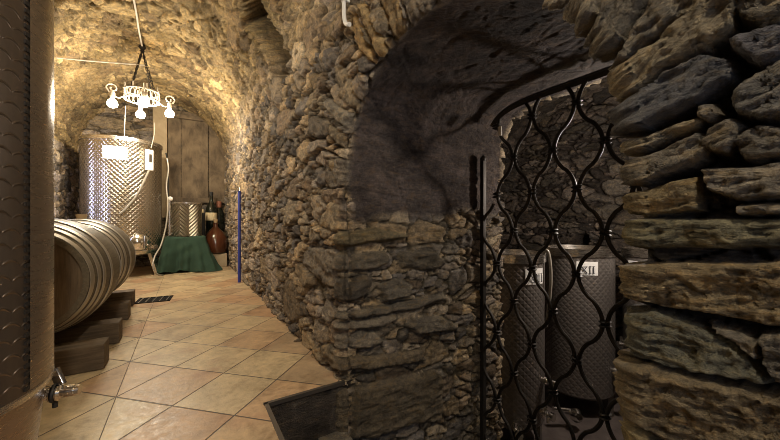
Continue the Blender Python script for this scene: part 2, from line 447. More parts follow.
def hero(P, group, polys, wid=7., wob=2.6, fr=5.2, ra=.26):
    """height 0..1, tint and mask of the large stones, with slaty ridges along each stone"""
    sh = P.shape[:-1]; Pf = P.reshape(-1, 3)
    px, py = proj(Pf)
    near = (px > min(p[0] for q in polys for p in q)-10) & (px < 830) & (py > -25) & (py < 470)
    px = px + wob*fbm(Pf*28, 3, 91); py = py + wob*fbm(Pf*28+9, 3, 97)
    G = np.stack([Pf[:, 0]+Pf[:, 1], Pf[:, 2]*.45, Pf[:, 0]*0], -1); mpp = (SA*Pf[:, 0]+CA*Pf[:, 1])/F
    H = np.zeros(len(Pf)); T = np.zeros((len(Pf), 3)); S = np.full(len(Pf), -99.)
    for k, poly in enumerate(polys):
        A = np.array(poly, float); lo = A.min(0)-4; hi = A.max(0)+4
        m = near & (px > lo[0]) & (px < hi[0]) & (py > lo[1]) & (py < hi[1])
        if not m.any(): continue
        sd = poly_sd(px[m], py[m], poly)
        c = A-A.mean(0); ev, U = np.linalg.eigh(c.T@c); ax = U[:, 1]
        w = min(wid, 3+.28*math.sqrt(max(ev[0], 1)/len(A))*2)
        a = (px[m]-A[:, 0].mean())*ax[0]+(py[m]-A[:, 1].mean())*ax[1]; b = -(px[m]-A[:, 0].mean())*ax[1]+(py[m]-A[:, 1].mean())*ax[0]
        rr = random.Random(k*7+len(polys)); 
        Q = np.stack([a/34., b/fr+vnoise(np.stack([a/22., b*0+k, b/30.], -1), 5)*1.2, np.full_like(a, k*3.7)], -1)
        ridge = ridged(Q, 5, 55)*1.2
        tiltv = (b/max(1., math.sqrt(ev[0]/len(A)))*(rr.uniform(-.16, .16)) + a/max(1., math.sqrt(ev[1]/len(A)))*rr.uniform(-.1, .1))
        h = sstep(-1., w, sd)*(.72+.28*rr.random()+tiltv+ra*ridge*sstep(-1, w, sd)-.08)
        better = sd > S[m]
        idx = np.where(m)[0][better]
        H[idx] = h[better]; S[idx] = sd[better]
        G[idx] = np.stack([a*.0022, b*.0022+.006*vnoise(np.stack([a/25., b/25., b*0+k], -1), 9), np.full_like(a, k*1.7)], -1)[better]
        tt = np.array(TINTS[group].get(k, (np.array((.15, .13, .10))*(.8+.5*rr.random()) if group != 'FACE' else np.array((.27, .22, .15))*(.8+.4*rr.random()))))
        T[idx] = tt
    return H.reshape(sh), T.reshape(sh+(3,)), S.reshape(sh), G.reshape(sh+(3,))

# ------------------------------------------------------------------ right wall with its arched opening
AC, AZ, AR, ZB = 1.083, 1.136, .757, -1.0     # arch centre (y, z), radius, sheet bottom
CELL = (.16, .19, .095)
WT = 1.45                                     # wall thickness
def wall_rand(P):
    h, r, e = stones(P, CELL, 3, .95, .11)
    return h, r
def relief(P, h, amp):                        # stone bulge + fine roughness, in metres
    return amp*h + .010*fbm(P*14, 4, 21) + .004*fbm(P*60, 2, 23) - .012

def arch_r(q): return np.interp(q, np.radians((0, 20, 40, 60, 90, 120, 150, 180)), (.772, .765, .735, .722, .735, .785, .805, .772))
def right_wall():
    sheets = []
    # --- sheet 1: wraps from the wall face round the arris into the reveal
    us = []
    zr = list(np.arange(ZB, .55, .03)) + list(np.arange(.55, AZ, .0045))
    for z in zr: us.append(('R', z))
    for a in np.arange(0, PI*.52, .0048): us.append(('A', a))
    for a in np.arange(PI*.52, PI, .009): us.append(('A', a))
    for z in np.arange(AZ, ZB, -.0095): us.append(('L', z))
    ws = list(np.arange(.46, .30, -.012)) + list(np.arange(.30, .03, -.0045))
    rc = .03
    ts = list(np.arange(rc, WT-.03, .0095))
    path = [(w, 0., 0.) for w in ws] + [(rc*(1-math.sin(a)), rc*(1-math.cos(a)), a) for a in np.linspace(0, PI/2, 9)] + [(0., t, PI/2) for t in ts[1:]]
    path += [(rc*(1-math.cos(a)), WT-rc*(1-math.sin(a)), PI/2+a) for a in np.linspace(0, PI/2, 5)] + [(w, WT, PI) for w in (.1, .2, .3, .45, .7, 1.2, 2., 3.2)]
    path = np.array(path); K = len(path); R = len(us)
    P0 = np.zeros((R, K, 3)); N = np.zeros((R, K, 3))
    w, t, al = path[:, 0], path[:, 1], path[:, 2]
    tt = np.clip((t-.05)/1.1, 0, 1)
    for i, (k, q) in enumerate(us):
        if k == 'A':
            ex = 2+(3. if q > PI/2 else 2.)*tt                                    # the vault flattens towards the gate
            c, s = abs(math.cos(q)), abs(math.sin(q))
            rad = lerp(arch_r(q), AR+0*tt, np.clip(tt*2, 0, 1))/((c**ex+s**ex)**(1/ex))
            oy, oz = -math.cos(q)*np.ones(K), math.sin(q)*np.ones(K)
            P0[i, :, 1] = AC+oy*(rad+w); P0[i, :, 2] = AZ+oz*(rad+w)
        else:
            oy = np.full(K, -1. if k == 'R' else 1.); oz = np.zeros(K)
            P0[i, :, 1] = AC+oy*(lerp(.772, AR, np.clip(tt*2, 0, 1))+w); P0[i, :, 2] = q
        P0[i, :, 0] = W+t
        N[i, :, 0] = -np.cos(al); N[i, :, 1] = -oy*np.sin(al); N[i, :, 2] = -oz*np.sin(al)
    h, r = wall_rand(P0)
    face = t < rc*.9
    fm = np.broadcast_to(face[None, :], (R, K))
    rowk = np.array([k for k, _ in us]); rightside = np.array([k == 'R' or (k == 'A' and q < PI*.5) for k, q in us])
    HP, TP, SP, GP = hero(P0, 'PIER', PIER, 3.2)
    HF, TF, SF, GF = hero(P0, 'FACE', FACE, 4., 1.2, 10., .18)
    HJ, TJ, SJ, GJ = hero(P0, 'JAMB', JAMB, 4., 1.4, 11., .16)
    rnd_t = tint_of(r, h, PAL, MORT)
    z = P0[..., 2]
    amp = np.full((R, K), .042)
    # far left of the opening keeps smaller rubble; the right pier is big slabs with deep joints
    pier = (np.broadcast_to(rightside[:, None], (R, K)))
    jc = int(np.argmax(t > 0.004)) - 2
    edgeH = HP[:, jc:jc+1]; edgeT = TP[:, jc:jc+1]
    fade = np.clip(t/.35, 0, 1)[None, :]
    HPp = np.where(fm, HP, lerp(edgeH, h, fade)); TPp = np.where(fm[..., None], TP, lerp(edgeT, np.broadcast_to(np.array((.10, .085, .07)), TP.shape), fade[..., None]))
    inpier = np.zeros((R, K)); 
    px, py = proj(P0)
    # joint fill between slabs: small packing stones set back
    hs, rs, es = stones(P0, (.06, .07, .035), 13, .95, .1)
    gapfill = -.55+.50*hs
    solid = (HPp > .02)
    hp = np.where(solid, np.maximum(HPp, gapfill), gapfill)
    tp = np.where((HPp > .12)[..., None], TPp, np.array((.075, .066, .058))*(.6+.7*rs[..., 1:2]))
    wgt = np.where(pier, sstep(0., .16, 1.16-np.abs(np.where(rowk == 'A', 0, 0))[:, None]+0*h), 0)
    # blend pier treatment out around the crown of the arch
    ang = np.array([0. if k == 'R' else (q if k == 'A' else PI) for k, q in us])
    wp = (1-sstep(PI*.40, PI*.52, ang))[:, None]
    hL = np.where(fm & (SF > 0), np.maximum(HF, h*.3), h); tL = np.where((fm & (SF > .4))[..., None], TF, rnd_t)
    # left reveal
    jw = int(np.argmax(t > .07)); wrap = (1-sstep(.015, .075, w))[None, :]*fm*(rowk == 'L')[:, None]
    rev = ~fm & (np.broadcast_to((t < WT-.01)[None, :], (R, K)))
    hJ = np.where(SJ > 0, HJ*1.5, h*.62); tJ = np.where((SJ > .3)[..., None], TJ, rnd_t*lerp(.95, .72, np.clip(t/.5, 0, 1))[None, :, None])  # reveal stones tinted darker with depth, shade put into their colour
    isL = np.broadcast_to((rowk == 'L')[:, None], (R, K))
    zz = z - .06*fbm(P0*5, 3, 31) - .10*np.clip((P0[..., 0]-W)/1.2, 0, 1)
    plaster = np.where(isL, sstep(.93, 1.02, zz)*sstep(0.02, .12, t)[None, :], (ang > .2)[:, None]*sstep(.0, .08, t)[None, :])
    plaster = np.where(rev, plaster, 0)
    plh = .12*h + .10*fbm(P0*7, 4, 63)
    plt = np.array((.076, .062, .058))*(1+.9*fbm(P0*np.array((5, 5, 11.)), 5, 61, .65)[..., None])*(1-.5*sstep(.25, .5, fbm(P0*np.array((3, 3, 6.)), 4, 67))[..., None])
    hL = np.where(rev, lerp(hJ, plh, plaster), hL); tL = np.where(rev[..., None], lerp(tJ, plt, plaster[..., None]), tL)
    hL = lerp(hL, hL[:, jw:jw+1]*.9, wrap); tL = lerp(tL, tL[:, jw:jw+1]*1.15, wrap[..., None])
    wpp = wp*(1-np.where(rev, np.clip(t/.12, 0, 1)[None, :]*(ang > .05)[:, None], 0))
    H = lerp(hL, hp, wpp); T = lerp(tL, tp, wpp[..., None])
    amp = lerp(.050, .050, wpp)
    d = amp*H + lerp(.016, .006, wpp)*ridged(P0*np.array((13, 13, 22.)), 4, 25)*(1-.85*plaster) + .008*fbm(P0*16, 4, 21) + lerp(.003, .0035, wpp)*fbm(P0*65, 3, 23) - .012
    d = d*np.where(w > .45, 0, 1)[None, :]*np.where(t > WT-.001, .3, 1)[None, :]
    P = P0 + N*d[..., None]
    G = np.where((wpp > .5)[..., None], np.where(fm[..., None], GP, GP[:, jc:jc+1]+np.stack([P0[..., 0]-W, 0*h, 0*h], -1)), np.where(fm[..., None], GF, GJ))
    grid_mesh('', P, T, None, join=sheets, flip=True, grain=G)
    # --- sheet 2: the rest of the wall face
    dl = list(np.arange(-1.5, -.2, .04)) + list(np.arange(-.2, 2.3, .012)); q = 2.3
    while q < 8.80: dl.append(q); q += .0095+.0022*(q-2.3)
    dl = np.array(dl); zl = np.arange(-.06, 2.305, .0115)
    D, Z = np.meshgrid(dl, zl)
    P0 = np.stack([np.full_like(D, W), D, Z], -1)
    h, r = wall_rand(P0)
    HF, TF, SF, GF = hero(P0, 'FACE', FACE, 4., 1.2, 10., .18)
    h2 = np.where(SF > 0, np.maximum(HF, h*.3), h); T = np.where((SF > .4)[..., None], TF, tint_of(r, h, PAL, MORT))
    wd = np.where(Z > AZ, np.hypot(D-AC, Z-AZ), np.abs(D-AC))-AR-.0
    d = .050*h2 + .016*ridged(P0*np.array((13, 13, 22.)), 4, 25) + .008*fbm(P0*16, 4, 21) + .003*fbm(P0*65, 3, 23) - .012
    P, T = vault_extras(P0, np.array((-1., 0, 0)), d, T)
    keepv = wd > .42
    keep = keepv[:-1, :-1] & keepv[1:, 1:] & keepv[:-1, 1:] & keepv[1:, :-1]
    grid_mesh('', P, T, None, keep, join=sheets, flip=False, grain=GF)
    return raw_mesh('wall_right', sheets, M['stone'])

# recesses in vault and wall (light shafts), outlined as seen, cut as real pockets
SHAFTS = [((242,-12),(258,-12),(266,12),(289,57),(287,78),(271,75),(266,52),(252,33),(242,25))]
SHAFT_L = [((54,-14),(69,-14),(65,0),(58,5),(53,6))]
def vault_extras(P0, N, d, T, which=SHAFTS):
    px, py = proj(P0); px = px+1.5*fbm(P0*9, 3, 71); py = py+1.5*fbm(P0*9+5, 3, 73)
    Y = SA*P0[..., 0]+CA*P0[..., 1]
    for poly in which:
        sd = np.where(Y > .5, poly_sd(px, py, poly), -9)
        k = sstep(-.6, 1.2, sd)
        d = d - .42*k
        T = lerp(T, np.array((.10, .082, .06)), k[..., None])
    return P0+N*d[..., None], T
right_wall()

# ------------------------------------------------------------------ vault, left wall, end walls
VC, VZ, VR = -.50, 2.30, 1.32
PALV = cols((.37, .285, .15), (.40, .31, .17), (.30, .23, .12), (.21, .155, .09), (.38, .29, .155), (.25, .19, .11))
def vault():
    dl = np.concatenate([np.arange(-1.5, 2.4, .05), np.arange(2.4, 8.80, .0165)])
    th = np.linspace(0, PI, 300)
    D, A = np.meshgrid(dl, th)
    N = np.stack([-np.cos(A), np.zeros_like(A), -np.sin(A)], -1)
    P0 = np.stack([VC+VR*np.cos(A), D, VZ+VR*np.sin(A)], -1)
    h, r, e = stones(P0, (.15, .17, .085), 5, .95, .13)
    h0, r0 = wall_rand(P0)
    low = sstep(.55, .05, A)                                  # rubble of the wall runs up into the plaster
    pl = fbm(P0*2.2, 3, 83)
    cover = sstep(-.05, .4, pl+.25*np.cos(A*1.2+PI*.55))*.9                              # where plaster hides the stones
    hv = lerp(h, .55+.15*fbm(P0*9, 3, 85), cover*.93)
    H = lerp(hv, h0, low)
    T = tint_of(r, h, PALV, np.array((.45, .36, .215)))
    T = lerp(T, np.array((.37, .28, .15))*(1+.35*pl[..., None]+.35*fbm(P0*np.array((4, 4, 9.)), 4, 89)[..., None]), cover[..., None]*.85)
    T = lerp(T, tint_of(r0, h0, PAL*1.1, MORT*1.3), low[..., None])
    d = .045*H + .012*fbm(P0*8, 4, 21, .6) + .013*ridged(P0*np.array((9, 9, 15.)), 5, 27) + .006*fbm(P0*40, 3, 23) - .03
    hole = sstep(.30, .42, fbm(P0*np.array((11, 14, 20.)), 4, 87, .6))      # missing plaster, pits
    d = d-.05*hole; T = T*(1-.5*hole[..., None])
    right = (A < PI*.6)
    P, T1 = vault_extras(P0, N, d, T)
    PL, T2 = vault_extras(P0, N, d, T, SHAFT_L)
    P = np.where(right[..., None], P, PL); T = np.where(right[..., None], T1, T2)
    o = grid_mesh('ceiling', P, T, M['vault'], flip=False)
vault()
def flat_wall(name, P0, N, amp=.04, pal=PAL, mort=MORT, cell=CELL, m='stone', seed=3, flip=False, keep=None, dextra=None):
    h, r, e = stones(P0, cell, seed, .95, .11)
    T = tint_of(r, h, pal, mort)
    d = amp*h + .016*ridged(P0*np.array((13, 13, 22.)), 4, 25) + .010*fbm(P0*14, 4, 21) - .012
    if dextra is not None: d = d+dextra
    return grid_mesh(name, P0+np.array(N)*d[..., None], T, M[m], flip=flip, keep=keep)
def sheet(a, b, na, nb, f):
    A, B = np.meshgrid(np.linspace(*a, na), np.linspace(*b, nb)); return f(A, B)
flat_wall('wall_left', sheet((-1.5, 8.80), (-.05, 2.31), 420, 120, lambda A, B: np.stack([np.full_like(A, VC-VR), A, B], -1)), (1., 0, 0))
EW = 8.75
def back():
    P0 = sheet((-1.95, .95), (-.05, 3.75), 230, 300, lambda A, B: np.stack([A, np.full_like(A, EW), B], -1))
    n, z = P0[..., 0], P0[..., 2]
    rec = sstep(-.36, -.33, n)*sstep(1.42, 1.46, z)          # shallow recess behind the boards
    flat_wall('wall_back', P0, (0, -1., 0), .04, cell=(.30, .2, .10), dextra=-.10*rec, pal=PAL*.95)
back()
flat_wall('wall_front', sheet((-1.95, .95), (-.05, 3.75), 40, 50, lambda A, B: np.stack([A, np.full_like(A, -1.5), B], -1)), (0, 1., 0), flip=True)

# boarded panel and plaster jamb on the back wall
def struct(name, bm, m, smooth=False): return tagp(build(name, bm, m, None, smooth), kind='structure')
bm = bmesh.new()
for a, b in ((-.34, -.10), (-.09, .44), (.45, .86)):
    add_box(bm, ((a+b)/2, EW-.03, 2.45), (b-a, .05, 2.0), bev=.006)
add_box(bm, (.26, EW-.06, 1.45), (1.24, .09, .10), bev=.01); add_box(bm, (.26, EW-.07, 3.32), (1.24, .10, .09), bev=.01)
struct('door_1', bm, M['board'])
M['plaster'] = wood_mat('old_plaster', (.33, .25, .15), (.50, .40, .26), (1, 1, 1), .9, 3)
bm = bmesh.new(); add_box(bm, (-.48, EW-.06, 2.35), (.26, .14, 2.6), bev=.02); struct('trim_1', bm, M['plaster'])

# ------------------------------------------------------------------ floor with the stair pit
PX0, PY0, PY1 = .364, .30, 1.857
def floor():
    bm = bmesh.new()
    def q(x0, x1, y0, y1, z=0.):
        bm.faces.new([bm.verts.new(p) for p in ((x0, y0, z), (x1, y0, z), (x1, y1, z), (x0, y1, z))])
    q(-2., PX0, -1.6, 8.9); q(PX0, .95, -1.6, PY0); q(PX0, .95, PY1, 8.9)
    return tagp(build('floor', bm, M['tile'], None, False), kind='structure')
floor()
def pit():
    sh = []
    def face(f, a, b, na, nb, N, seed, flip=False):
        A, B = np.meshgrid(np.linspace(*a, na), np.linspace(*b, nb)); P0 = f(A, B)
        n = fbm(P0*7, 5, seed); s = sstep(.1, .5, fbm(P0*np.array((9, 9, 3.)), 3, seed+5))
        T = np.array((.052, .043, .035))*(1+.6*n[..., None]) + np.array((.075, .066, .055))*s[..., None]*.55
        grid_mesh('', P0+np.array(N)*(.006*n[..., None]), T, None, join=sh, flip=flip)
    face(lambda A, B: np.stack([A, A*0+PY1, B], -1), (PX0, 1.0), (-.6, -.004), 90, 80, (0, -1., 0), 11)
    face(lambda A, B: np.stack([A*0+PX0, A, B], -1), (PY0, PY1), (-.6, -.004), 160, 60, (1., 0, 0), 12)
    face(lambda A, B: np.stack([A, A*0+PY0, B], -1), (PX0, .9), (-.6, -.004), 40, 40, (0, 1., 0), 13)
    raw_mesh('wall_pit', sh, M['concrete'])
    sh.clear()
    prof = [(PX0, -.46), (.66, -.46), (.66, -.29), (.83, -.29), (.83, -.54), (1.14, -.54), (1.14, -.78), (1.48, -.78), (1.48, -1.0), (2.3, -1.0)]
    pts = []
    for (a, b), (c, d) in zip(prof, prof[1:]):
        k = max(2, int(math.hypot(c-a, d-b)/.015)); pts += [(a+(c-a)*i/k, b+(d-b)*i/k) for i in range(k)]
    pts = np.array(pts+[prof[-1]])
    ys = np.linspace(.25, 1.9, 120)
    P0 = np.stack([np.repeat(pts[None, :, 0], 120, 0), np.repeat(ys[:, None], len(pts), 1), np.repeat(pts[None, :, 1], 120, 0)], -1)
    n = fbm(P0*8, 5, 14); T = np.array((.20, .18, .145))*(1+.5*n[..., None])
    grid_mesh('', P0+np.array((0, 0, 1.))*(.008*n[..., None]), T, None, join=sh)
    raw_mesh('trim_steps', sh, M['concrete'])
pit()
bm = bmesh.new()      # metal angle along the pit's edge
add_box(bm, ((PX0+W)/2, PY1-.004, -.004), (W-PX0+.02, .02, .022)); add_box(bm, (PX0+.004, (PY0+PY1)/2, -.004), (.02, PY1-PY0, .022))
M['angle'] = mat('angle_iron', (.14, .12, .10), .45, .8)
struct('trim_2', bm, M['angle'])

# ------------------------------------------------------------------ the side cellar behind the gate
def side_room():
    fz = -1.0; x0, x1, y0, y1 = W+WT, 5.0, .55, 4.05
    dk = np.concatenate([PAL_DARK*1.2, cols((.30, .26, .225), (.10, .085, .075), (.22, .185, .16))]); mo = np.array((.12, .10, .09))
    yc, hw = (y0+y1)/2, (y1-y0)/2
    P0 = sheet((y0-.1, y1+.1), (fz-.05, 3.0), 300, 300, lambda A, B: np.stack([np.full_like(A, x1), A, B], -1))
    px, py = proj(P0)
    arch = sstep(-.5, .5, poly_sd(px, py, ((570, 252), (572, 243), (578, 236), (585, 233), (590, 235), (590, 252))))
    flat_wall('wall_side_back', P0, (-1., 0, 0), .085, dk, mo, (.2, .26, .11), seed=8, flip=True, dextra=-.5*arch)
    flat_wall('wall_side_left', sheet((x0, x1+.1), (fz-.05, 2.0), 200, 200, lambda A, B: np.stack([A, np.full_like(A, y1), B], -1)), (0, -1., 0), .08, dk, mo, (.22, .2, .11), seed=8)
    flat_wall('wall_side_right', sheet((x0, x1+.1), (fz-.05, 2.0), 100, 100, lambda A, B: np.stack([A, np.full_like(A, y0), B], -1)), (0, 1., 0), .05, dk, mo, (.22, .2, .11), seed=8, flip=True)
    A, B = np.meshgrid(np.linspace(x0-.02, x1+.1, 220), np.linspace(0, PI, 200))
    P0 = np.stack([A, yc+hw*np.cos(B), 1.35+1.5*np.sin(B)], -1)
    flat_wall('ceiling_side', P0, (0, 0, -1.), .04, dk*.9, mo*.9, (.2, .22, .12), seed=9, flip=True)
    bm = bmesh.new(); add_box(bm, ((x0+x1)/2, yc, fz-.05), (x1-x0+.3, y1-y0+.3, .1)); 
    m = M['room_floor']; t = NT(m); n = t.noise(t.coord(), 6, 5, .6)
    t.link(t.ramp(n, [(.3, (.075, .058, .052)), (.7, (.16, .13, .115))]), t.b.inputs['Base Color']); t.bump(n, .4, .01)
    struct('floor_side', bm, m)
side_room()

# ------------------------------------------------------------------ wrought-iron gate
GX = 2.006
def gate():
    g = thing('iron_gate', 'black wrought iron gate of wavy bars closing the stone archway', 'gate', (GX, 1.80, -.98))
    O = Vector((GX, 1.80, -.98))
    def T(y, z, x=0.): return Vector((x, y-O.y, z-O.z))
    bm = bmesh.new(); add_box(bm, T(1.80, .24), (.035, .035, 2.46), bev=.006); add_lathe(bm, [(0, 0), (.022, .0), (.026, .02), (.012, .04), (0, .05)], 12, Matrix.Translation(T(1.80, 1.47)))
    build('post', bm, M['iron'], g)
    bm = bmesh.new(); pts = []
    for k in range(49):
        a = PI*(.06+.70*k/48); ex = 5; c, s = abs(math.cos(a)), abs(math.sin(a)); r = (AR-.055)/((c**ex+s**ex)**(1/ex))
        pts.append(T(AC-math.cos(a)*r, AZ+math.sin(a)*r))
    for a, b in zip(pts, pts[1:]):
        pass
    add_tube(bm, pts, .024, 4)
    build('arch_bar', bm, M['iron'], g)
    cols_y = [1.817, 1.666, 1.5155, 1.369, 1.2195, 1.068, .911, .760, .61, .46, .33]
    A0 = 1.71; per = .519
    def top(y):
        c = min(1., abs(y-AC)/(AR-.055)); return AZ+(AR-.055)*(1-c**5)**(1/5)
    ties = []
    for k in range(len(cols_y)-1):
        yl, yr = cols_y[k], cols_y[k+1]
        # node rows: odd columns (1.666, 1.369, 1.068 ...) share row A; the others sit half a period off
        pts = []; zt = min(top(yl), top(yr))-.01
        z = zt
        while z > -.97:
            ph = 2*PI*(A0-z)/per                    # cos = 1 at row A
            c = math.cos(ph); c = math.copysign(abs(c)**.75, c)
            toA = yl if k % 2 else yr               # column carrying row A nodes
            toB = yr if k % 2 else yl
            sgn = 1 if toA > toB else -1
            y = (yl+yr)/2 + c*sgn*(abs(yl-yr)/2-.012)
            pts.append(T(y, z, .006*math.sin(ph*.5+k))); z -= .02
        bm = bmesh.new(); add_tube(bm, pts, .0118, 8); build('wavy_bar', bm, M['iron'], g)
    for k in range(1, len(cols_y)-1):
        y = cols_y[k]; z = A0 if k % 2 else A0-per/2-.02+.02
        while z > -.9:
            if z < top(y)-.05:
                bm = bmesh.new()
                for dz in (-.012, .012):
                    add_lathe(bm, [(.026, -.006), (.034, 0), (.026, .006)], 12, Matrix.Translation(T(y, z+dz)) @ Matrix.Rotation(.25*math.sin(z*9), 4, 'X'))
                build('collar', bm, M['iron'], g)
            z -= per
gate()
bm = bmesh.new(); add_box(bm, (0, 0, .035), (.008, .034, .07), bev=.003)
o = tagp(build('hanging_tag', bm, M['plaque']), 'small white tag hanging at the top left of the iron gate', 'tag'); o.location = (1.96, 1.60, 1.62)

# ------------------------------------------------------------------ cellar tanks behind the gate
def numeral(bm, text, w, h, mt):
    n = len(text); cw = {'X': .9, 'I': .42}; tot = sum(cw[c] for c in text); s = w/tot; x = -w/2
    def bar(a, b, th):
        a, b = Vector((a[0], a[1], 0)), Vector((b[0], b[1], 0)); d = (b-a); nn = Vector((-d.y, d.x, 0)).normalized()*th/2
        vs = [bm.verts.new(mt @ p) for p in (a+nn, a-nn, b-nn, b+nn)]; bm.faces.new(vs)
    for c in text:
        W_ = cw[c]*s; x0, x1 = x+W_*.1, x+W_*.9; th = h*.13
        if c == 'X': bar((x0, h/2), (x1, -h/2), th*1.2); bar((x0, -h/2), (x1, h/2), th*.6)
        else: bar(((x0+x1)/2, h/2), ((x0+x1)/2, -h/2), th*1.1)
        for yy in (h/2, -h/2): bar((x0, yy), (x1, yy), th*.45)
        x += W_
def tap(parent, p, direction, s=1.):
    v = bpy.data.objects.new('outlet_valve', None)
    d = Vector(direction).normalized(); p = Vector(p); side = d.cross(Vector((0, 0, 1))).normalized()
    bm = bmesh.new(); cyl(bm, p-d*.02*s, p+d*.08*s, .016*s); cyl(bm, p+d*.02*s, p+d*.035*s, .028*s)
    cyl(bm, p+d*.075*s, p+d*.10*s, .026*s); cyl(bm, p+d*.06*s, p+d*.06*s-Vector((0, 0, .05*s)), .012*s)
    b = build('outlet_valve', bm, M['chrome'], parent)
    bm = bmesh.new(); add_box(bm, p+d*.055*s+Vector((0, 0, .035*s))+side*.02*s, (.02*s, .02*s, .05*s), bev=.004*s)
    build('valve_handle', bm, M['chrome'], b)
    return b
def cellar_tank(x, y, r, label, text, face_deg, lab_deg, tap_deg, top=.70, fz=-1.0):
    g = thing('wine_tank', label, 'tank', (x, y, fz), 0, 'steel tanks in the side cellar')
    H = top-fz; leg = .20
    lathe('tank_body', [(.0, leg-.03), (r*.9, leg), (r, leg+.03), (r, H-.03)], M['steel_room'], g, 64)
    lathe('tank_rim', [(r-.005, H-.075), (r+.012, H-.07), (r+.014, H), (r-.004, H+.006), (r-.01, H-.05)], M['rim'], g, 64)
    lathe('floating_lid', [(0, H-.05), (r*.5, H-.055), (r-.02, H-.07)], M['rim'], g, 64)
    for a in (40, 160, 280):
        a = math.radians(a); bm = bmesh.new()
        add_box(bm, ((r-.03)*math.cos(a), (r-.03)*math.sin(a), leg*.6), (.045, .045, leg*1.2), Matrix.Rotation(a, 3, 'Z'), .006); build('leg', bm, M['steel_room'], g)
    # label plate bent round the shell
    la = math.radians(lab_deg); lw, lh = .19, .135; bm = bmesh.new()
    zc = H-.18; n = 8; rows = []
    for k in range(n+1):
        a = la+(k/n-.5)*lw/r
        rows.append([bm.verts.new(((r+.006)*math.cos(a), (r+.006)*math.sin(a), zc+s*lh/2)) for s in (-1, 1)])
    for a, b in zip(rows, rows[1:]): bm.faces.new((a[0], b[0], b[1], a[1]))
    lb = build('label_plate', bm, M['paper'], g)
    if text:
        bm = bmesh.new(); dirv = Vector((math.cos(la), math.sin(la), 0)); sx = Vector((-math.sin(la), math.cos(la), 0))
        mt = Matrix.Translation(dirv*(r+.014)+Vector((0, 0, zc-.012))) @ Matrix((( sx.x, 0, dirv.x, 0), (sx.y, 0, dirv.y, 0), (0, 1, 0, 0), (0, 0, 0, 1)))
        numeral(bm, text, .135, .07, mt); build('numeral', bm, M['ink'], lb, False)
    for dg, zz in tap_deg:
        a = math.radians(dg); tap(g, (r*math.cos(a), r*math.sin(a), zz), (math.cos(a), math.sin(a), 0), 1.25)
    return g
def camdir(x, y): return math.degrees(math.atan2(-y, -x))       # direction towards the camera
def at(px, Y): 
    X = (px-390)/F*Y; return CA*X+SA*Y, -SA*X+CA*Y
x, y = at(512, 3.02); cd = camdir(x, y)
cellar_tank(x, y, .275, 'steel tank marked XIII nearest the left post of the gate', 'XIII', cd, cd+42, [(cd+62, .62), (cd+55, .36), (cd+8, .25)])
x, y = at(577, 3.55); cd = camdir(x, y)
cellar_tank(x, y, .345, 'steel tank with white XII plate in the middle behind the gate', 'XII', cd, cd+15, [(cd+62, .50), (cd-70, .55)])
x, y = at(662, 3.34); cd = camdir(x, y)
cellar_tank(x, y, .33, 'steel tank half hidden by the stone pier right of the XII tank', '', cd, cd-36, [(cd-62, .45), (cd-50, .72)])
# manway and drain fittings under the middle tank
x, y = at(573, 3.10)
bm = bmesh.new()
cyl(bm, Vector((x-.16, y+.10, -.80)), Vector((x+.02, y, -.83)), .022)
add_lathe(bm, [(0, 0), (.05, 0), (.06, .02), (.06, .05), (.03, .09), (0, .09)], 20, axis_m((x+.02, y, -.86), (-.5, -.8, .3)))
bm2 = bm
o = tagp(build('drain_valve', bm2, M['chrome']), 'chrome drain valve under the XII tank above the dark floor', 'valve')
bm = bmesh.new()
p = [at(543, 2.9)+(.62,), at(545, 2.85)+(.73,), at(549, 2.82)+(.70,), at(551, 2.82)+(.50,), at(549, 2.85)+(.25,), at(546, 2.9)+(.05,)]
add_tube(bm, smooth_path(p, 8), .013, 10); tagp(build('wine_hose', bm, M['hose']), 'pale hose looping off the XIII tank behind the gate', 'hose')

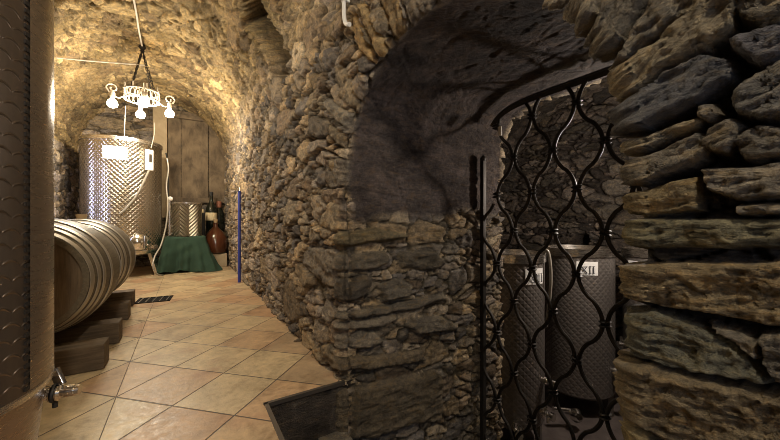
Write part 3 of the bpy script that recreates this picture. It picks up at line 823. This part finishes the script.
# ------------------------------------------------------------------ near tank on the left
def near_tank():
    cx, cy = at(0, 1); X, Y = -1.514, .8776; cx, cy = CA*X+SA*Y, -SA*X+CA*Y
    g = thing('wine_tank', 'huge steel tank at the left edge of the photo with a tap', 'tank', (cx, cy, 0))
    r = .42; zs = .455
    lathe('tank_body', [(r, zs+.01), (r, zs+.05), (r, 1.2), (r, 2.2)], M['steel_near'], g, 128)
    lathe('tank_top', [(r, 2.2), (r*.9, 2.26), (.12, 2.36), (0, 2.36)], M['steel_plain'], g, 96)
    lathe('tank_cone', [(r-.012, zs), (r-.016, zs-.02), (.375, .16), (.10, .10), (0, .10)], M['steel_plain'], g, 96)
    lathe('seam_band', [(r-.014, zs-.012), (r+.003, zs-.006), (r+.004, zs+.012), (r, zs+.016)], M['rim'], g, 96)
    # vertical weld seam and the smooth strip beside it
    def ang(px):                                              # angle on the shell met by a viewing ray
        dx, dy = at(px, 1.); L = math.hypot(dx, dy); dx, dy = dx/L, dy/L
        b = dx*cx+dy*cy; c = cx*cx+cy*cy-r*r; t = b-math.sqrt(max(0, b*b-c)); return math.atan2(dy*t-cy, dx*t-cx)
    a0, a1 = ang(29), ang(52.2); bm = bmesh.new(); n = 14; prev = None
    for k in range(n+1):
        a = a0+(a1-a0+.25)*k/n
        cur = [bm.verts.new(((r+.0025)*math.cos(a), (r+.0025)*math.sin(a), z)) for z in (zs+.02, 2.19)]
        if prev: bm.faces.new((prev[0], cur[0], cur[1], prev[1]))
        prev = cur
    build('smooth_strip', bm, M['steel_plain'], g)
    bm = bmesh.new(); a = ang(26)
    for k in range(90):
        z = zs+.03+k*.0235
        add_box(bm, ((r+.001)*math.cos(a), (r+.001)*math.sin(a), z), (.006, .016, .012), Matrix.Rotation(a, 3, 'Z'))
    build('weld_seam', bm, M['iron'], g)
    for a in (50, 170, 290):
        a = math.radians(a); bm = bmesh.new(); cyl(bm, (.30*math.cos(a), .30*math.sin(a), 0), (.30*math.cos(a), .30*math.sin(a), .25), .03); build('leg', bm, M['steel_plain'], g)
    # outlet tap
    an = math.radians(44); dX, dY = math.sin(an), math.cos(an); d = Vector((CA*dX+SA*dY, -SA*dX+CA*dY, 0)).normalized()
    zt = .375; p = d*.395+Vector((0, 0, zt))
    right = Vector((CA, -SA, 0))
    bm = bmesh.new(); k = .68
    dr = (d*.5+right*.5).normalized()
    cyl(bm, p-d*.03, p+dr*.03*k, .030*k, 28); cyl(bm, p+dr*.03*k, p+dr*.045*k, .042*k, 28); cyl(bm, p+dr*.048*k, p+dr*.063*k, .042*k, 28)
    cyl(bm, p+dr*.06*k, p+dr*.10*k, .022*k, 24); cyl(bm, p+dr*.09*k, p+dr*.13*k, .032*k, 24); cyl(bm, p+dr*.128*k, p+dr*.15*k, .027*k, 24)
    v = build('outlet_valve', bm, M['chrome'], g)
    bm = bmesh.new(); add_lathe(bm, [(.046*k, -.006), (.05*k, 0), (.046*k, .006), (.04*k, 0)], 28, axis_m(p+dr*.047*k, dr)); cyl(bm, p+dr*.047*k-Vector((0, 0, .045*k)), p+dr*.047*k-Vector((0, 0, .075*k)), .012*k, 12)
    build('clamp', bm, M['iron'], v)
    bm = bmesh.new(); hp = p+dr*.07*k
    cyl(bm, hp, hp+Vector((0, 0, .05*k)), .014*k, 16)
    hv = (Vector((0, 0, 1))-right*.45).normalized()
    add_box(bm, hp+Vector((0, 0, .045*k))+hv*.04*k, (.024*k, .045*k, .095*k), hv.to_track_quat('Z', 'Y').to_matrix(), .004)
    build('valve_handle', bm, M['chrome'], v)
near_tank()

# ------------------------------------------------------------------ barrels on beams
BX, BZ, BR, BH, BL = -.89, .595, .42, .335, .96
def barrel_r(t): return BR-(BR-BH)*(abs(t)**2.0)             # t in -1..1
def make_barrel():
    g = thing('wine_barrel', 'oak barrel nearer the camera with its dark round head showing', 'barrel', (BX, 3.43, BZ-BR), 0, 'oak barrels lying on beams')
    RX = Matrix.Translation((0, 0, BR)) @ Matrix.Rotation(-PI/2, 4, 'X')     # lathe axis along y
    n = 32; prof = [(barrel_r(-1)-.035, -BL/2+.004), (barrel_r(-1)-.008, -BL/2)]
    prof += [(barrel_r(-1+2*k/n), (-1+2*k/n)*BL/2) for k in range(n+1)] + [(barrel_r(1)-.008, BL/2), (barrel_r(1)-.035, BL/2-.004)]
    prof += [(BH-.036, BL/2-.04), (BH-.030, -BL/2+.04), (BH-.035, -BL/2+.004)]
    lathe('staves', prof, M['oak'], g, 96, RX)
    for s in (-1, 1):
        bm = bmesh.new(); add_lathe(bm, [(0, s*(BL/2-.035)), (BH-.03, s*(BL/2-.035))], 64, RX); build('barrel_head', bm, M['head'], g)
        for t in (.955, .80, .66, .40):
            wd = .018; prf = []
            for q in (-1, 1): prf.append((barrel_r(t+q*wd*2/BL)+.007, s*(t*BL/2+q*wd)))
            a, b = prf
            lathe('hoop', [(a[0]-.004, a[1]), a, b, (b[0]-.004, b[1])], M['hoop'], g, 96, RX)
    bm = bmesh.new(); add_lathe(bm, [(.034, 2*BR-.02), (.045, 2*BR+.035), (.042, 2*BR+.042), (0, 2*BR+.042)], 20); build('bung', bm, M['bung'], g)
    bm = bmesh.new()
    for z in (BR-.06, BR-.10): cyl(bm, (.02, -BL/2+.04, z), (.02, -BL/2-.03, z), .008, 10)
    build('head_pin', bm, M['chrome'], g)
    return g
def copy_tree(o, parent=None):
    c = o.copy(); C.objects.link(c)
    if parent is not None: c.parent = parent
    for ch in [q for q in bpy.data.objects if q.parent == o]: copy_tree(ch, c)
    return c
b1 = make_barrel(); b2 = copy_tree(b1); b2.location.y = 4.41
b2['label'] = 'oak barrel behind the first, cork bung on top, near the steel tank'
for k, (yy, xe, lb) in enumerate(((2.86, -.465, 'thick wooden beam nearest the camera under the barrel head'), (3.40, -.46, 'second wooden beam from the camera under the front barrel'),
                              (4.15, -.49, 'third wooden beam from the camera between the two barrels'), (4.80, -.52, 'farthest wooden beam under the rear barrel near the drain'))):
    bm = bmesh.new(); add_box(bm, (-.43, .085, .083), (.86, .17, .166), bev=.008)
    o = tagp(build('wooden_beam', bm, M['beam'], None, False), lb, 'beam', 'wooden beams under the barrels'); o.location = (xe, yy, 0.004)

# floor drain
g = thing('floor_drain', 'dark slotted drain grate in the tiled floor beside the barrels', 'drain')
bm = bmesh.new()
for c, z in (((0, .145), (.36, .02)), ((0, -.145), (.36, .02)), ((.17, 0), (.02, .31)), ((-.17, 0), (.02, .31))): add_box(bm, (*c, .004), (*z, .008))
add_box(bm, (0, 0, .0015), (.36, .31, .003)); M['drain'] = mat('drain_iron', (.012, .011, .010), .85, spec=.15); build('drain_frame', bm, M['drain'], g, False)
for k in range(9):
    bm = bmesh.new(); add_box(bm, (-.14+k*.035, 0, .006), (.009, .27, .006)); build('grate_bar', bm, M['drain'] if k % 2 else M['angle'], g, False)
x, y = at(154.5, 325/79.8); g.location = (x, y, 0); g.rotation_euler.z = math.radians(-6)

# ------------------------------------------------------------------ big tank at the end
def far_tank():
    x, y = at(123, 5.9); g = thing('wine_tank', 'tall dimpled steel tank behind the barrels below the chandelier', 'tank', (x, y, 0))
    r = .575; cd = math.radians(camdir(x, y))
    lathe('tank_body', [(r, .46), (r, 1.4), (r, 2.37)], M['steel_far'], g, 160)
    lathe('tank_rim', [(r, 2.34), (r+.015, 2.345), (r+.018, 2.40), (r-.005, 2.405), (r-.01, 2.36)], M['rim'], g, 96)
    lathe('tank_lid', [(0, 2.40), (.2, 2.39), (r-.02, 2.35)], M['rim'], g, 64)
    lathe('tank_base', [(r, .47), (r+.004, .46), (r-.03, .40), (.2, .33), (0, .33)], M['rim'], g, 96)
    for da in (-62, 55, 180):
        a = cd+math.radians(da); bm = bmesh.new(); R3 = Matrix.Rotation(a, 3, 'Z')
        vs = []
        for rr, z, w in ((r-.10, .62, .10), (r+.06, 0, .05)):
            for s in (-1, 1):
                for q in (0, 1): vs.append(bm.verts.new(R3 @ Vector((rr-q*.06, s*w, z))))
        bmesh.ops.convex_hull(bm, input=bm.verts); build('leg', bm, M['rim'], g, False)
    def onshell(da, z, off=0.): a = cd+math.radians(da); return Vector(((r+off)*math.cos(a), (r+off)*math.sin(a), z)), Vector((math.cos(a), math.sin(a), 0))
    p, d = onshell(22, .62); bm = bmesh.new(); add_lathe(bm, [(.15, -.02), (.15, .03), (.13, .06), (.06, .10), (0, .11)], 32, axis_m(p, d)); mw = build('manway', bm, M['chrome'], g)
    bm = bmesh.new(); cyl(bm, p+d*.10, p+d*.17, .02); add_box(bm, p+d*.17, (.03, .03, .22), bev=.006); build('manway_handle', bm, M['chrome'], mw)
    p, d = onshell(40, .52); bm = bmesh.new(); cyl(bm, p, p+d*.10, .03); cyl(bm, p+d*.1, p+d*.13, .045); build('outlet_valve', bm, M['chrome'], g)
    # white sheet and control box
    def plate(name, da, z, w, h, th, m):
        p, d = onshell(da, z, th/2+.004); bm = bmesh.new(); add_box(bm, p, (th, w, h), Matrix.Rotation(math.atan2(d.y, d.x), 3, 'Z'), .004); return build(name, bm, M[m], g, False)
    plate('name_plate', -10, 2.12, .32, .22, .006, 'paper')
    cb = plate('control_box', 36, 2.06, .11, .36, .06, 'pvc')
    bm = bmesh.new(); p, d = onshell(36, 2.06, .066); add_box(bm, p+Vector((0, 0, .03)), (.006, .05, .14), Matrix.Rotation(math.atan2(d.y, d.x), 3, 'Z')); build('display', bm, M['angle'], cb, False)
    bm = bmesh.new(); p, d = onshell(38, 2.28, .05); q, _ = onshell(46, 2.75, .03); add_tube(bm, smooth_path([p, (p+q)/2+d*.03, q], 8), .008, 8); build('cable', bm, M['hose'], cb)
    bm = bmesh.new(); a1, _ = onshell(34, 1.88, .06); a2, _ = onshell(18, 1.45, .05); a3, _ = onshell(4, 1.20, .04); a4, _ = onshell(-4, 1.10, .03)
    add_tube(bm, smooth_path([a1, a2, a3, a4], 8), .016, 8); build('probe_cable', bm, M['hose'], cb)
    bm = bmesh.new(); p, d = onshell(2, 2.42, -.1); q, _ = onshell(4, 2.95, -.1); cyl(bm, p, q, .005, 8); build('air_tube', bm, M['white'], g)
far_tank()
def P3(px, py, Y): x, y = at(px, Y); return (x, y, 1-(py-220)/F*Y)
bm = bmesh.new()
add_tube(bm, smooth_path([P3(167, 158, 6.05), P3(168.5, 170, 6.05), P3(166.5, 186, 6.05), P3(168, 205, 6.0), P3(166, 226, 5.95), P3(161, 245, 5.8), P3(155, 256, 5.6), P3(153, 266, 5.5), P3(157, 274, 5.55), P3(163, 275.5, 5.7)], 8), .013, 10)
tagp(build('wine_hose', bm, M['hose']), 'pale hose hanging down between the tall tank and green cloth', 'hose')
bm = bmesh.new()
add_tube(bm, smooth_path([P3(166, 153, 6.7), P3(168, 165, 6.7), P3(168.5, 190, 6.7), P3(168, 215, 6.7), P3(168, 240, 6.7), P3(168, 268, 6.7)], 8), .014, 10)
tagp(build('power_cable', bm, M['rubber']), 'black cable hanging down beside the tall tank', 'cable')

# ------------------------------------------------------------------ table under green cloth, kit on it
TZ = .68; TX0, TX1, TY0, TY1 = -.33, .32, 7.34, 7.88
g = thing('small_table', 'small wooden table hidden under the green cloth', 'table', ((TX0+TX1)/2, (TY0+TY1)/2, 0))
bm = bmesh.new(); add_box(bm, (0, 0, TZ-.025), (TX1-TX0-.02, TY1-TY0-.02, .04)); build('table_top', bm, M['darkwood'], g, False)
for sx in (-1, 1):
    for sy in (-1, 1):
        bm = bmesh.new(); add_box(bm, (sx*(TX1-TX0-.12)/2, sy*(TY1-TY0-.12)/2, (TZ-.045)/2), (.05, .05, TZ-.045)); build('leg', bm, M['darkwood'], g, False)
def tablecloth():
    cx, cy = (TX0+TX1)/2, (TY0+TY1)/2; hx, hy = (TX1-TX0)/2, (TY1-TY0)/2
    n = 240; rows = []
    bm = bmesh.new(); rng = random.Random(3)
    fr = [1, .97, .9, .8] ; levels = [('top', f) for f in (0.02, .5, .9, .985)] + [('side', f) for f in np.linspace(.02, 1, 26)]
    ph = [rng.uniform(0, 6.28) for _ in range(6)]
    for kind, f in levels:
        row = []
        for k in range(n):
            a = 2*PI*k/n; c, s = math.cos(a), math.sin(a)
            e = 9; q = (abs(c)**e+abs(s)**e)**(-1/e); x, y = c*q*hx, s*q*hy
            if kind == 'top':
                z = TZ+.004+.003*math.sin(9*x+4*y); row.append(bm.verts.new((cx+x*f, cy+y*f, z)))
            else:
                corner = (abs(c*s)*2)**3*(1 if s < 0 else .1)
                fold = math.sin(a*11+ph[0])*.7+math.sin(a*19+ph[1]+f*1.6)*.5+math.sin(a*5+ph[2])*.4
                out = .014+f*(.045+.045*fold+.13*corner)+.006*math.sin(f*17+a*6)
                if c > .3 and s < -.1: out += .22*f**2*c*min(1, -s*1.6)       # trailing right side
                z = TZ-f*(TZ-.02-.03*math.sin(a*3+1)-.02*fold)
                z = max(z, .008)
                nx, ny = c*q, s*q; L = math.hypot(nx, ny)
                row.append(bm.verts.new((cx+x+nx/L*out, cy+y+ny/L*out, z)))
        rows.append(row)
    cen = bm.verts.new((cx, cy, TZ+.004))
    for k in range(n): bm.faces.new((cen, rows[0][k], rows[0][(k+1) % n]))
    for a, b in zip(rows, rows[1:]):
        for k in range(n): bm.faces.new((a[k], b[k], b[(k+1) % n], a[(k+1) % n]))
    o = tagp(build('tablecloth', bm, M['cloth'], None, True, 180), 'dark green cloth draped over a small table down to the floor', 'tablecloth')
tablecloth()
def small_tank():
    x, y = at(186.5, 6.43); z = TZ+.008
    g = thing('wine_tank', 'little steel tank with chevron sheen standing on the green cloth', 'tank', (x, y, z)); r = .262; H = .655; cd = math.radians(camdir(x, y))
    lathe('tank_body', [(0, .0), (r, .0), (r, .3), (r, H-.02)], M['steel_chev'], g, 96)
    lathe('tank_rim', [(r, H-.035), (r+.01, H-.03), (r+.012, H), (r-.006, H+.004), (r-.01, H-.02)], M['rim'], g, 64)
    lathe('tank_lid', [(0, H-.01), (r-.01, H-.02)], M['rim'], g, 48)
    a = cd-math.radians(64); d = Vector((math.cos(a), math.sin(a), 0))
    bm = bmesh.new(); cyl(bm, d*(r+.05)+Vector((0, 0, .10)), d*(r+.035)+Vector((0, 0, H+.02)), .018, 12); cyl(bm, d*r+Vector((0, 0, .12)), d*(r+.07)+Vector((0, 0, .12)), .03, 16)
    cyl(bm, d*(r+.04)+Vector((0, 0, .02)), d*(r+.04)+Vector((0, 0, .20)), .034, 16); build('tap', bm, M['chrome'], g)
    bm = bmesh.new(); bmesh.ops.create_uvsphere(bm, u_segments=16, v_segments=12, radius=.045, matrix=Matrix.Translation(d*(r+.03)+Vector((0, 0, H+.06)))); build('float_ball', bm, M['white'], g)
small_tank()
# stone ledge and crate in the corner
bm = bmesh.new(); add_box(bm, (.52, 8.30, .14), (.46, 1.0, .28), bev=.02); 
struct('trim_3', bm, M['plaster'])
bm = bmesh.new(); add_box(bm, (0, 0, .20), (.44, .46, .40), bev=.01)
for zz in (.13, .27): add_box(bm, (0, -.233, zz), (.44, .012, .012))
o = tagp(build('wooden_crate', bm, M['darkwood'], None, False), 'dark wooden crate on the corner ledge behind the amber demijohn', 'crate'); o.location = (.52, 8.49, .284)
def bottle(name, label, x, y, z, prof, m, group=None, cat='bottle'):
    g = thing(name, label, cat, (x, y, z), 0, group); lathe('glass_body', prof, M[m], g, 40); return g
bx, by = at(211.3, 7.36)
g = bottle('wine_bottle', 'tall black bottle with a cream label in the far corner', bx, by, .69, [(0, 0), (.105, 0), (.118, .02), (.118, .52), (.10, .60), (.045, .72), (.036, .78), (.036, .93), (0, .93)], 'green_glass')
lathe('paper_label', [(.1185, .30), (.120, .305), (.120, .47), (.1185, .475)], M['cream'], g, 40); lathe('cap', [(.038, .85), (.040, .86), (.040, .945), (0, .95)], M['black'], g, 24)
bx2, by2 = at(219.0, 7.64)
g = bottle('wine_bottle', 'shorter dark bottle with a copper red cap beside the tall bottle', bx2, by2, .69, [(0, 0), (.10, 0), (.112, .02), (.112, .44), (.09, .52), (.045, .60), (.042, .72), (0, .72)], 'green_glass')
lathe('cap', [(.044, .60), (.056, .62), (.056, .74), (0, .76)], M['copper'], g, 24)
x, y = at(215.6, 7.03)
g = bottle('demijohn', 'round amber glass demijohn standing on the corner ledge', x, y, .284, [(0, 0), (.16, 0), (.205, .03), (.232, .12), (.236, .22), (.22, .33), (.17, .44), (.09, .52), (.05, .57), (.045, .63), (.055, .64), (.055, .66), (0, .66)], 'amber', cat='demijohn')
lathe('stopper', [(.035, .66), (.042, .70), (.04, .74), (0, .745)], M['bung'], g, 20)
x, y = at(201.8, 7.0)
g = thing('canister', 'black canister with a pale cap between the little tank and bottles', 'canister', (x, y, 0))
bm = bmesh.new(); add_box(bm, (0, 0, .58), (.12, .12, 1.16), bev=.03); build('canister_body', bm, M['black'], g, False)
bm = bmesh.new(); cyl(bm, (0, 0, 1.16), (0, 0, 1.23), .045); build('cap', bm, M['cream'], g)
# blue pole
g = thing('blue_pole', 'thin blue pole leaning upright against the right stone wall', 'pole', (.722, 5.70, 0))
bm = bmesh.new(); cyl(bm, (0, 0, .0), (.015, .10, 1.48), .022, 14); build('shaft', bm, M['blue'], g)
bm = bmesh.new(); cyl(bm, (.015, .10, 1.47), (.015, .102, 1.53), .03, 14); cyl(bm, (.015, .10, 1.5), (-.10, .14, 1.5), .014, 10); build('end_cap', bm, M['chrome'], g)

# ------------------------------------------------------------------ chandelier, cords, conduits
LX, LY, LZ = -.555, 6.08, 2.82
def chandelier():
    g = thing('chandelier', 'ornate wrought chandelier with lit bulbs hanging from the vault', 'chandelier', (LX, LY, LZ))
    rot = Matrix.Rotation(math.radians(9), 4, 'Z')
    def r_(v): return rot @ Vector(v)
    bm = bmesh.new(); add_lathe(bm, [(0, .80), (.03, .80), (.05, .76), (.02, .72), (.035, .70), (0, .69)], 16); build('ceiling_hook', bm, M['iron'], g)
    for k in range(4):
        a = PI/4+k*PI/2; b = r_((.19*math.cos(a), .19*math.sin(a), .10)); bm = bmesh.new(); n = 16
        for i in range(n):
            p = Vector((0, 0, .72)).lerp(b, (i+.5)/n); dr = (b-Vector((0, 0, .72))).normalized()
            ring = [p+dr*.032*math.cos(q)+dr.cross(Vector((.3*(i % 2), 1-(i % 2), .1))).normalized()*.012*math.sin(q) for q in np.linspace(0, 2*PI, 11)]
            add_tube(bm, ring, .0045, 5, False)
        build('chain', bm, M['iron'], g)
    bm = bmesh.new()
    for z in (-.04, .09):
        add_tube(bm, [r_((.21*math.cos(a)*1.0, .21*math.sin(a), z)) for a in np.linspace(0, 2*PI, 49)], .010, 8, False)
    for k in range(20):
        a = k*2*PI/20; c = Vector((.21*math.cos(a), .21*math.sin(a), .025)); tt = Vector((-math.sin(a), math.cos(a), 0))
        add_tube(bm, [r_(c+tt*.028*math.cos(q)+Vector((0, 0, .055*math.sin(q)))) for q in np.linspace(0, 2*PI, 15)], .006, 5, False)
    for k in range(8):
        a = k*PI/4+.2; c = Vector((.21*math.cos(a), .21*math.sin(a), .10)); add_tube(bm, [r_(c), r_(c+Vector((0, 0, .07)))], .010, 6, True)
    build('gallery_ring', bm, M['iron_white'], g)
    for k in range(4):
        a = k*PI/2; u = Vector((math.cos(a), math.sin(a), 0)); R = .34
        pts = [u*.21+Vector((0, 0, -.02)), u*.27+Vector((0, 0, -.06)), u*.34+Vector((0, 0, -.03)), u*.40+Vector((0, 0, .04))]
        for q in np.linspace(.1, 4.4*PI/2, 16):
            rr = .068*(1-q/9); pts.append(u*(R+rr*math.cos(q))+Vector((0, 0, .06+rr*math.sin(q))))
        bm = bmesh.new(); add_tube(bm, [r_(p) for p in smooth_path(pts, 4)], .010, 7); build('scroll_arm', bm, M['iron_white'], g)
        c = r_(u*R); bm = bmesh.new(); add_lathe(bm, [(0, .02), (.02, .02), (.034, -.01), (.03, -.07), (.024, -.09), (0, -.09)], 16, Matrix.Translation(c)); build('bulb_holder', bm, M['iron_white'], g)
        bm = bmesh.new(); add_lathe(bm, [(0, -.085), (.024, -.09), (.055, -.13), (.064, -.165), (.05, -.205), (0, -.225)], 20, Matrix.Translation(c)); build('bulb', bm, M['bulb'], g)
        L = bpy.data.lights.new('bulb_light', 'POINT'); L.energy = POW_CH/4; L.color = (1, .88, .69); L.shadow_soft_size = .05
        o = bpy.data.objects.new('bulb_light', L); C.objects.link(o); o.location = Vector((LX, LY, LZ))+c+Vector((0, 0, -.31))
POW_CH = 195
chandelier()
bm = bmesh.new(); ap = VZ+VR-.035
add_tube(bm, smooth_path([(LX, LY, ap), (-.54, 5.5, ap-.02), (-.52, 4.9, ap-.01), (-.50, 3.5, ap-.02), (-.48, 1.5, ap-.01), (-.48, -.6, ap)], 8), .011, 8)
tagp(build('ceiling_cord', bm, M['cableg']), 'pale cord running along the crown of the vault to the chandelier', 'cord')
bm = bmesh.new()
add_tube(bm, [(-1.60, LY, 3.165), (-1.2, LY, 3.215), (LX+.03, LY, 3.32)], .009, 8)
tagp(build('cross_conduit', bm, M['cableg']), 'pale thin wire crossing the left half of the vault to the chandelier', 'wire')
x, y = .765, 1.715
bm = bmesh.new(); add_tube(bm, smooth_path([(x, y, 2.75), (x, y, 2.25), (x, y-.004, 2.16), (x+.003, y-.02, 2.115), (x+.01, y-.055, 2.095)], 8), .012, 10)
g = tagp(build('wall_conduit', bm, M['pvc']), 'white conduit pipe with bent end on the stone wall above the archway', 'conduit')
bm = bmesh.new(); add_lathe(bm, [(.013, -.012), (.018, -.01), (.018, .01), (.013, .012)], 14, Matrix.Translation((x, y, 2.26))); add_box(bm, (x+.02, y, 2.26), (.03, .012, .012)); build('pipe_clip', bm, M['pvc'], g)

# ------------------------------------------------------------------ light
def lamp(name, typ, loc, energy, color, size=.1, rot=None):
    L = bpy.data.lights.new(name, typ); L.energy = energy; L.color = color
    if typ == 'AREA': L.shape = 'RECTANGLE'; L.size, L.size_y = size
    else: L.shadow_soft_size = size
    o = bpy.data.objects.new(name, L); C.objects.link(o); o.location = loc
    if rot: o.rotation_euler = rot
    return o
# added unseen globes that stand in for light from outside the view
def fill_lamp(label, loc, top, power, col=(1, .90, .73)):
    x, y, z = loc; g = thing('fill_lamp', label, 'lamp', loc)
    bm = bmesh.new(); cyl(bm, (0, 0, .07), (0, 0, top-z), .010); build('lamp_cord', bm, M['iron'], g)
    bm = bmesh.new(); add_lathe(bm, [(0, .13), (.02, .13), (.03, .10), (.03, .05), (0, .05)], 16); build('lamp_holder', bm, M['iron'], g)
    bm = bmesh.new(); bmesh.ops.create_uvsphere(bm, u_segments=16, v_segments=12, radius=.075); build('bulb', bm, M['bulb'], g)
    lamp('fill_lamp_light', 'POINT', (x, y, z-.16), power, col, .06)
fill_lamp('added lit globe behind the camera, standing in for unseen light', (.0, -.50, 2.75), 3.45, 122)
fill_lamp('added lit globe above the first barrel, out of frame, brightening the wall', (-.50, 2.75, 2.95), 3.58, 40)
lamp('cool_fill', 'AREA', (-.3, -1.35, 1.6), 16, (.62, .74, 1.), (1.0, 1.8), (math.radians(90), 0, 0))  # cool light added behind the camera; no doorway is built
fill_lamp('added lit globe in the side cellar, hidden behind the stone pier', (3.05, 1.0, 1.58), 2.35, 60, (1, .90, .82))
g = thing('fill_tube', 'added upright cold tube light by the left wall, hidden by the near tank', 'lamp', (-1.72, 6.85, .7))  # unseen tube added for the bluish streak on the far tank
bm = bmesh.new(); cyl(bm, (0, 0, 0), (0, 0, 1.5), .022, 14); M['cold_glow'] = mat('cold_glow', (.8, .85, 1), .4, emit=(.55, .62, 1.), estr=26); build('tube', bm, M['cold_glow'], g)
bm = bmesh.new(); cyl(bm, (0, 0, -.05), (0, 0, 0), .03, 14); cyl(bm, (0, 0, 1.5), (0, 0, 1.55), .03, 14); build('socket', bm, M['white'], g)

w = bpy.data.worlds.new('World'); bpy.context.scene.world = w; w.use_nodes = True
w.node_tree.nodes['Background'].inputs[0].default_value = (.02, .018, .016, 1)

# ------------------------------------------------------------------ camera
cam = bpy.data.cameras.new('Camera'); cam.sensor_width = 36; cam.lens = F/780*36; cam.clip_start = .02; cam.clip_end = 60
co = bpy.data.objects.new('Camera', cam); C.objects.link(co)
co.location = (0, 0, 1.0); co.rotation_euler = (PI/2, 0, -math.radians(32.1))
S = bpy.context.scene; S.camera = co
S.view_settings.view_transform = 'Standard'; S.view_settings.look = 'None'; S.view_settings.gamma = 1; S.view_settings.use_curve_mapping = False
S.view_settings.exposure = 0.0
S.cycles.filter_width = .85
